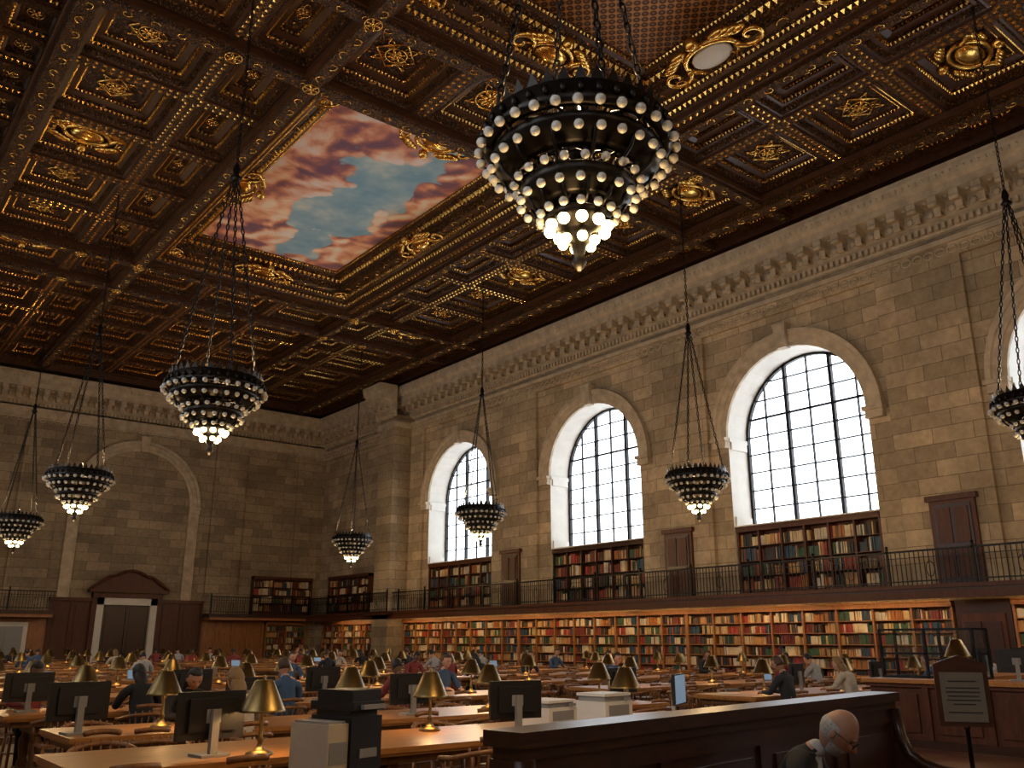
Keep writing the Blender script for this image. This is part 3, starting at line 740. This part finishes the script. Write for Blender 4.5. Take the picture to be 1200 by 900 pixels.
def papers_mesh(seed):
    r=random.Random(seed);b=MB()
    for i in range(3):
        T=Matrix.Translation((r.uniform(-.15,.15),r.uniform(-.08,.08),.001+.003*i))@Matrix.Rotation(r.uniform(-.6,.6),4,'Z');b.box(-.105,.105,-.148,.148,0,.002,'paper',T)
    T=Matrix.Translation((.25,0,0))@Matrix.Rotation(.4,4,'Z')
    b.box(-.09,.09,-.12,.12,0,.03,BM[r.randrange(10)],T);b.box(-.08,.08,-.11,.11,.03,.055,BM[r.randrange(10)],T)
    return b.mesh('papers_and_books')
PAP=[papers_mesh(i) for i in range(4)]
# ------------------------------------------------------------------ people
def skin(name,V,E,R,sub=1):
    me=bpy.data.meshes.new(name);me.from_pydata(V,E,[]);o=bpy.data.objects.new(name,me);COL.objects.link(o)
    o.modifiers.new('s','SKIN')
    for i,r in enumerate(R):
        s=me.skin_vertices[0].data[i];s.radius=(r,r) if not isinstance(r,tuple) else r;s.use_root=(i==0)
    m=o.modifiers.new('u','SUBSURF');m.levels=sub;m.render_levels=sub
    dg=bpy.context.evaluated_depsgraph_get();ev=o.evaluated_get(dg);em=bpy.data.meshes.new_from_object(ev)
    vs=[tuple(v.co) for v in em.vertices];fs=[tuple(p.vertices) for p in em.polygons]
    bpy.data.objects.remove(o);bpy.data.meshes.remove(em);bpy.data.meshes.remove(me)
    return vs,fs
SK=[simple('skin_tone_%d'%i,c,.55,0,.05,8) for i,c in enumerate([(.50,.29,.20),(.36,.20,.13),(.16,.085,.055),(.33,.175,.115)])]
HR=[simple('hair_%d'%i,c,.6,0,.2,60,.3) for i,c in enumerate([(.015,.011,.009),(.06,.032,.016),(.30,.29,.28),(.22,.13,.05)])]
CL=[simple('cloth_%d'%i,c,.85,0,.15,20,.2) for i,c in enumerate([(.02,.022,.03),(.36,.36,.36),(.05,.10,.2),(.22,.04,.04),(.10,.12,.10),(.5,.43,.34),(.014,.014,.015)])]
JE=simple('denim',(.03,.05,.09),.85)
SHOE=simple('shoe_leather',(.02,.015,.012),.5);EYE=simple('eye',(.03,.02,.015),.2)
def head(b,T,sk,hr,style='short',glasses=False,beard=False):
    seg,rg=40,30;U=[]
    for j in range(rg+1):
        t=pi*j/rg
        for i in range(seg):
            a=2*pi*i/seg;U.append((math.sin(t)*math.cos(a),math.sin(t)*math.sin(a),math.cos(t)))
    def shp(u,k=1.0,face=True):
        x,y,z=u;g=lambda v,s:math.exp(-(v/s)**2)
        zz=max(0,-z)
        X=x*.080*(1-.30*zz**1.2);Y=y*.098;Z=z*.122
        if y<0: Y*=1-.25*zz
        else: Y*=1-.08*max(0,z)
        if face and y>0:
            Y+=(.034*g(x,.13)*g(z+.20,.15)+.014*g(x,.10)*g(z+.02,.16))*(y>.2)
            Y-=.013*g(abs(x)-.36,.18)*g(z-.04,.12)
            Y+=.007*g(z-.22,.08)*g(abs(x)-.3,.3)
            Y+=.009*g(x,.26)*g(z+.50,.07)-.007*g(x,.3)*g(z+.57,.03)+.012*g(x,.25)*g(z+.82,.16)
        return (X*k,Y*k,Z*k)
    F=[]
    for j in range(rg):
        for i in range(seg):
            k=(i+1)%seg;F.append((j*seg+i,(j+1)*seg+i,(j+1)*seg+k,j*seg+k))
    b.add([shp(u) for u in U],F,sk,True,T)
    def ins(x,y,z):
        if style=='bald':
            return min((.22-y)*4,(z+.50)*4,(.34-z)*4,1)
        lo=-.40 if style=='short' else -1.2
        up=(z-(.46+.18*max(0,y)))*5
        side=min((.10-y)*5,(z-lo)*5)
        return min(max(up,side),1)
    amt=.05 if style=='bald' else .10
    vv=[]
    for u in U:
        q=ins(*u);jit=.012*math.sin(u[0]*37+u[2]*29)*math.cos(u[1]*41)
        vv.append(shp(u,.985+max(-.3,q)*(amt+.015)+jit*max(0,q),False))
    HF=[f for f in F if max(ins(*U[q]) for q in f)>0]
    b.add(vv,HF,hr,True,T)
    if style=='long': b.sphere((0,-.06,-.11),.1,hr,12,8,(.85,.5,1.25),T)
    if beard:
        def bi(u):
            x,y,z=u
            return min((y-.0)*5,(-.40-z)*5,1) if not(abs(x)<.22 and -.62<z<-.46 and y>0) else -1
        vv=[tuple(Vector(shp(u))*(.985+max(-.2,bi(u))*.085)) for u in U]
        b.add(vv,[f for f in F if min(bi(U[q]) for q in f)>-.3 and max(bi(U[q]) for q in f)>0],hr,True,T)
    for s in(-1,1):
        b.sphere((s*.078,-.006,-.010),.03,sk,12,8,(.28,.62,1.05),T)
        b.sphere((s*.028,.0795,.006),.012,EYE,10,7,(1,.6,.65),T)
        b.sphere((s*.029,.088,.030),.02,hr,10,5,(1,.3,.18),T)
    if glasses:
        for s in(-1,1):
            b.tube([(s*.031+.023*math.cos(q*pi/6),.106,.004+.018*math.sin(q*pi/6)) for q in range(12)],.0024,'iron',4,True,T)
            b.tube([(s*.053,.104,.008),(s*.082,.06,.010),(s*.084,-.01,.004)],.0022,'iron',4,False,T)
        b.tube([(-.009,.108,.006),(.009,.108,.006)],.0024,'iron',4,False,T)
def person_mesh(name,cl,pants,sk,hr,lean=.25,nod=.35,style='short',glasses=False,beard=False,hz=.80,shirt=None,arms='table'):
    b=MB();cl_,cr_=math.cos(lean),math.sin(lean)
    def L(p): 
        x,y,z=p;zz=z-.55;return (x,y*cl_+zz*cr_,.55+zz*cl_-y*cr_)
    V=[(0,0,.53),L((0,-.01,.70)),L((0,0,.88)),L((0,-.01,1.01)),L((0,.0,1.10)),L((0,.03,1.19))]
    R=[(.165,.12),(.145,.105),(.16,.115),(.13,.095),(.062,.06),(.050,.052)]
    E=[(0,1),(1,2),(2,3),(3,4),(4,5)]
    hands=[]
    for s in(-1,1):
        i=len(V);cv=L((s*.10,-.01,1.055));sh=L((s*.19,0,1.03))
        if arms=='table': el=(s*.27,sh[1]+.10,.82);wr=(s*.15,sh[1]+.33,hz+.02);pm=(s*.12,sh[1]+.40,hz+.005)
        else: el=(s*.27,sh[1]+.03,.77);wr=(s*.10,sh[1]+.26,hz);pm=(s*.06,sh[1]+.33,hz+.02)
        V+=[cv,sh,el,wr,pm];R+=[(.075,.075),(.068,.068),(.05,.05),(.030,.026),(.036,.018)];E+=[(3,i),(i,i+1),(i+1,i+2),(i+2,i+3),(i+3,i+4)]
        hands.append((s,wr,pm))
        j=len(V);V+=[(s*.09,.05,.51),(s*.13,.44,.52),(s*.13,.42,.12),(s*.135,.45,.06),(s*.14,.56,.04)]
        R+=[(.095,.09),(.068,.068),(.045,.045),(.042,.045),(.035,.028)];E+=[(0,j),(j,j+1),(j+1,j+2),(j+2,j+3),(j+3,j+4)]
    vs,fs=skin(name,V,E,R,2)
    ms=[];nz=V[4][2]
    for f in fs:
        c=Vector((0,0,0))
        for q in f: c+=Vector(vs[q])
        c/=len(f)
        m=cl
        if c.z<.105: m=SHOE
        elif c.z<.60 and (c.y>.12 or c.z<.5): m=pants
        for s,wr,pm in hands:
            if c.x*s>0 and (c-Vector(wr)).dot((Vector(pm)-Vector(wr)).normalized())>-.005 and c.z>.65 and c.y>wr[1]-.02: m=sk
        if (c-Vector(V[5])).length<.085 and c.z>nz+.03: m=sk
        if shirt and c.y>V[3][1]+.06 and abs(c.x)<.05 and c.z>.75: m=shirt
        ms.append(m)
    b.add(vs,fs,ms,True)
    for s,wr,pm in hands:
        d=(Vector(pm)-Vector(wr)).normalized();side=d.cross(Vector((0,0,1))).normalized();P=Vector(pm)
        for k,(o,ln) in enumerate(((-.024,.072),(-.008,.080),(.008,.075),(.023,.058))):
            base=P+side*o-d*.01;a=base+d*(ln*.5)+Vector((0,0,.006));t=a+d*(ln*.33)+Vector((0,0,-.010));e=t+d*(ln*.2)+Vector((0,0,-.012))
            fv,ff=skin('f',[tuple(base),tuple(a),tuple(t),tuple(e)],[(0,1),(1,2),(2,3)],[.0095,.0088,.008,.0072],1);b.add(fv,ff,sk,True)
        inn=side*(-s) if side.x>0 else side*s
        base=P-d*.035+inn*.022;a=base+inn*.028+d*.02;e=a+inn*.008+d*.03+Vector((0,0,-.006))
        fv,ff=skin('f',[tuple(base),tuple(a),tuple(e)],[(0,1),(1,2)],[.012,.010,.008],1);b.add(fv,ff,sk,True)
    nk=Vector(V[5]);tilt=lean*.5+nod
    T=Matrix.Translation(nk)@Matrix.Rotation(-tilt,4,'X')@Matrix.Translation((0,.025,.095))
    head(b,T,sk,hr,style,glasses,beard)
    return b.mesh(name)
PM=[person_mesh('seated_reader',CL[1],JE,SK[0],HR[0],.25,.45),
    person_mesh('seated_reader',CL[6],CL[0],SK[1],HR[0],.35,.4,'long'),
    person_mesh('seated_reader',CL[2],JE,SK[0],HR[1],.1,.2),
    person_mesh('seated_reader',CL[3],CL[6],SK[2],HR[0],.2,.5),
    person_mesh('seated_reader',CL[5],JE,SK[0],HR[3],.3,.3,'long'),
    person_mesh('seated_reader',CL[0],CL[0],SK[1],HR[1],.15,.3,'short',True)]
# ------------------------------------------------------------------ furnish the hall
TL=table_mesh(8.0);TR=table_mesh(10.0);TF=table_mesh(7.2,1.35)
rnd=random.Random(21)
MONP=((2.72,7.15,.15),(2.35,9.6,.1),(2.55,12.9,.0),(4.6,12.9,.1),(6.1,9.6,-.1),(5.75,7.15,-.2),(9.88,9.75,0),(4.1,9.7,.1),(6.6,12.9,0),(14.2,9.7,.2),(16.9,9.7,0))
LX=(3.2,5.35,7.4,9.4,13.3,15.8,18.4,21)
def seat_row(x0,x1,yc,hw):
    x=x0+.55
    while x<x1-.4:
        for s in(-1,1):
            occ=rnd.random()<.15
            if rnd.random()<.9 or occ:
                jy=rnd.uniform(0,.15) if not occ else .06
                y=yc+s*(hw+.20+jy);rz=(0 if s<0 else pi)+(0 if occ else rnd.uniform(-.15,.15))
                place('armchair',CH,(x,y,0),rz)
                if occ: place('seated_reader',rnd.choice(PM),(x,y,0),(0 if s<0 else pi))
            q=rnd.random();yy=yc+s*hw*.5
            if not occ and not any(abs(x-lx)<.35 for lx in LX) and not any(abs(x-m[0])<.7 and abs(yc-m[1])<.4 for m in MONP):
                if q<.06: place('laptop',LAP,(x,yy,.762),(0 if s<0 else pi))
                elif q<.17: place('papers_and_books',rnd.choice(PAP),(x,yy,.762),rnd.uniform(-.5,.5))
        x+=.95
rows=[9.75+3.15*i for i in range(12)]
for i,y in enumerate(rows):
    place('reading_table',TL,(6.2,y,0));place('reading_table',TR,(17.2,y,0))
    for x in LX: lamp(x,y)
    seat_row(2.2,10.2,y,.625);seat_row(12.2,22.2,y,.625)
place('reading_table',TF,(5.3,7.4,0))
lamp(3.05,6.95);lamp(5.15,7.75);lamp(7.9,7.75)
for x in (1.9,2.6,4.7): place('armchair',CH,(x,6.38,0),rnd.uniform(-.1,.1))
for x in (2.3,3.3,4.4,5.7): place('armchair',CH,(x,8.4,0),pi+rnd.uniform(-.2,.2))
for x,y,r in MONP:
    place('computer_monitor',MON,(x,y,.76),r)
place('computer_monitor',MONS,(8.55,7.5,.76),pi+.5)
def printer(w,d,h,body,top):
    b=MB();b.box(-w/2,w/2,-d/2,d/2,0,h*.72,body);b.box(-w/2+.02,w/2-.02,-d/2+.03,d/2-.02,h*.72,h*.9,top);b.box(-w/2+.01,w/2-.01,-d/2+.01,d/2,h*.9,h,body)
    b.box(-w/2+.05,w/2-.05,-d/2-.06,-d/2,h*.12,h*.16,top);b.box(-w/2+.06,w/2-.06,-d/2-.004,-d/2,h*.25,h*.6,top);b.box(w/2-.14,w/2-.04,-d/2-.02,-d/2,h*.75,h*.86,'grey')
    return b
printer(.48,.42,.26,'white','grey').obj('desktop_printer',None,(6.42,7.45,.76),.2)
printer(.46,.42,.30,'white','grey').obj('desktop_printer',None,(7.25,7.45,.76),.1)
e=empty('photocopier',(3.30,6.20,0),.25);e.scale=(.84,.9,1.0)
q=MB();q.box(-.3,.3,-.25,.25,0,.08,'black');q.box(-.29,.29,-.24,.24,.08,.72,'black');q.box(-.25,.25,-.25,-.24,.12,.38,'grey');q.box(-.25,.25,-.25,-.24,.42,.68,'grey');q.obj('cabinet',e)
q=MB();q.box(-.06,.30,-.24,.24,.72,1.08,'black');q.box(-.06,.3,-.26,.26,1.12,1.18,'black');q.box(-.04,.28,-.2,.2,1.08,1.12,'black');q.box(.02,.28,-.3,-.24,1.13,1.16,'grey');q.box(-.04,.3,-.22,.2,1.18,1.26,'black');q.box(.04,.24,-.25,-.24,.80,.86,'grey');q.obj('scanner_unit',e)
q=MB();q.box(-.30,-.07,-.22,.22,.72,1.04,'beige');q.box(-.28,-.09,-.225,-.22,.78,.92,'grey');q.box(-.28,-.09,-.2,.2,1.04,1.055,'grey');q.obj('beige_unit',e)
# ------------------------------------------------------------------ pew with bald man
ang=math.atan2(.63,4.15);e=empty('wooden_pew',(2.52,3.15,0),ang);L=4.14
q=MB()
q.box(0,L,-.03,.05,0,1.12,'dwood');q.box(-.05,L+.05,-.10,.13,1.17,1.235,'dwood');q.box(-.03,L+.03,-.07,.09,1.12,1.17,'dwood')
n=4
for i in range(n):
    a=i*L/n
    for f in(-1,1):
        yy=(-.05,-.03) if f<0 else (.05,.07)
        q.box(a,a+.12,*yy,0.4,1.12,'dwood');q.box(a+.12,a+L/n,*yy,1.02,1.12,'dwood');q.box(a+.12,a+L/n,*yy,.45,.55,'dwood');q.box(a+.2,a+L/n-.08,*[v*.9 for v in yy],.6,.96,'dwood')
q.obj('back',e)
q=MB();q.box(.02,L-.02,-.56,-.03,.36,.405,'dwood');q.box(.02,L-.02,-.50,-.45,0,.36,'dwood');q.obj('seat',e)
for nm,x in(('end_left',-.04),('end_right',L-.04)):
    pr=[(.1,0),(.1,1.12),(-.06,1.12),(-.09,.92),(-.14,.80),(-.24,.735),(-.36,.70),(-.48,.69),(-.57,.70),(-.63,.67),(-.66,.61),(-.62,.56),(-.57,.54),(-.58,.3),(-.60,0)]
    q=MB();N=len(pr);vs=[(x,y,z) for y,z in pr]+[(x+.08,y,z) for y,z in pr]
    q.add(vs,[tuple(range(N)),tuple(range(N,2*N))[::-1]]+[(i,(i+1)%N,N+(i+1)%N,N+i) for i in range(N)],'dwood')
    q.tube([(x+.04,y,z) for y,z in pr[2:12]],.05,'dwood',8)
    q.sphere((x+.04,-.60,.63),.09,'dwood',12,8,(.8,1,1));q.obj(nm,e)
man=person_mesh('elderly_man',CL[6],CL[0],SK[3],HR[2],.50,.50,'bald',True,True,.70,CL[1],'lap')
place('elderly_man',man,(4.36,3.24,-.01),pi+.35)
# ------------------------------------------------------------------ service counter, display case, sign
b=MB();b.box(14.35,15.4,2.6,8.4,0,.96,'rwood');b.box(14.25,15.5,2.5,8.5,.96,1.02,'table');b.box(14.3,15.45,2.55,8.45,.90,.96,'rwood');b.box(14.3,15.4,2.6,8.4,0,.12,'dwood')
for i in range(6):
    y=2.65+i*.95
    b.box(14.30,14.35,y,y+.1,.12,.9,'rwood');b.box(14.32,14.35,y+.2,y+.85,.22,.8,'rwood')
b.box(15.4,20.5,7.5,8.4,0,.96,'rwood');b.box(15.5,20.6,7.4,8.5,.96,1.02,'table')
b.obj('service_counter')
b=MB()
X0,X1,Y0,Y1,Z0_,Z1_=14.85,15.35,6.85,8.42,1.021,1.80
for x in(X0,X1):
    for y in(Y0,(Y0+Y1)/2,Y1): b.box(x-.02,x+.02,y-.02,y+.02,Z0_,Z1_,'iron')
    for z in(Z0_+.015,(Z0_+Z1_)/2,Z1_): b.box(x-.02,x+.02,Y0,Y1,z-.015,z+.015,'iron')
    b.box(x-.003,x+.003,Y0+.02,Y1-.02,Z0_+.03,Z1_-.015,'clearglass')
for y in(Y0,Y1):
    for z in(Z0_+.015,Z1_): b.box(X0,X1,y-.02,y+.02,z-.015,z+.015,'iron')
    b.box(X0+.02,X1-.02,y-.003,y+.003,Z0_+.03,Z1_-.015,'clearglass')
b.obj('glass_display_case')
lamp(14.5,6.95,1.021,True,1.15);place('computer_monitor',MON,(15.0,6.3,1.021),-pi/2+.5,)
place('papers_and_books',PAP[1],(14.9,4.5,1.021),1)
for x in(16.3,17.6,19.): place('computer_monitor',MON,(x,7.95,1.021),0)
b=MB();b.lathe([(0,0),(.17,0),(.17,.02),(.05,.04),(.02,.08),(.018,.1),(.018,.95),(.03,.97),(0,.98)],14,'bronze')
T=Matrix.Translation((0,0,.97))
b.box(-.19,.19,-.02,.02,0,.46,'dwood',T);b.box(-.155,.155,-.026,-.02,.035,.40,'signpaper',T)
for k,(w,z) in enumerate(((.10,.33),(.12,.28),(.12,.25),(.11,.22),(.12,.19),(.08,.16),(.12,.10))): b.box(-w,w,-.028,-.026,z,z+.008,'black',T)
b.add([(-.19,0,.46),(.19,0,.46),(.12,0,.49),(0,0,.53),(-.12,0,.49),(-.19,-.02,.46),(.19,-.02,.46),(.12,-.02,.49),(0,-.02,.53),(-.12,-.02,.49)],[(0,1,2,3,4),(9,8,7,6,5),(0,4,9,5),(4,3,8,9),(3,2,7,8),(2,1,6,7)],'dwood',False,T)
b.obj('sign_stand',None,(7.3,3.5,0),-1.0)
# ------------------------------------------------------------------ world & camera
w=bpy.data.worlds.new('sky');SC.world=w;w.use_nodes=True;nt=w.node_tree
bg=nt.nodes['Background'];bg.inputs[0].default_value=(.93,.96,1,1);bg.inputs[1].default_value=5.1
cam=bpy.data.cameras.new('camera');co=bpy.data.objects.new('camera',cam);COL.objects.link(co);SC.camera=co
cam.sensor_width=36;cam.lens=36*1033/1200;cam.clip_end=300
h=math.radians(38.6);P=math.radians(16.3)
co.location=(0,0,1.6);co.rotation_euler=(pi/2+P,0,-h)
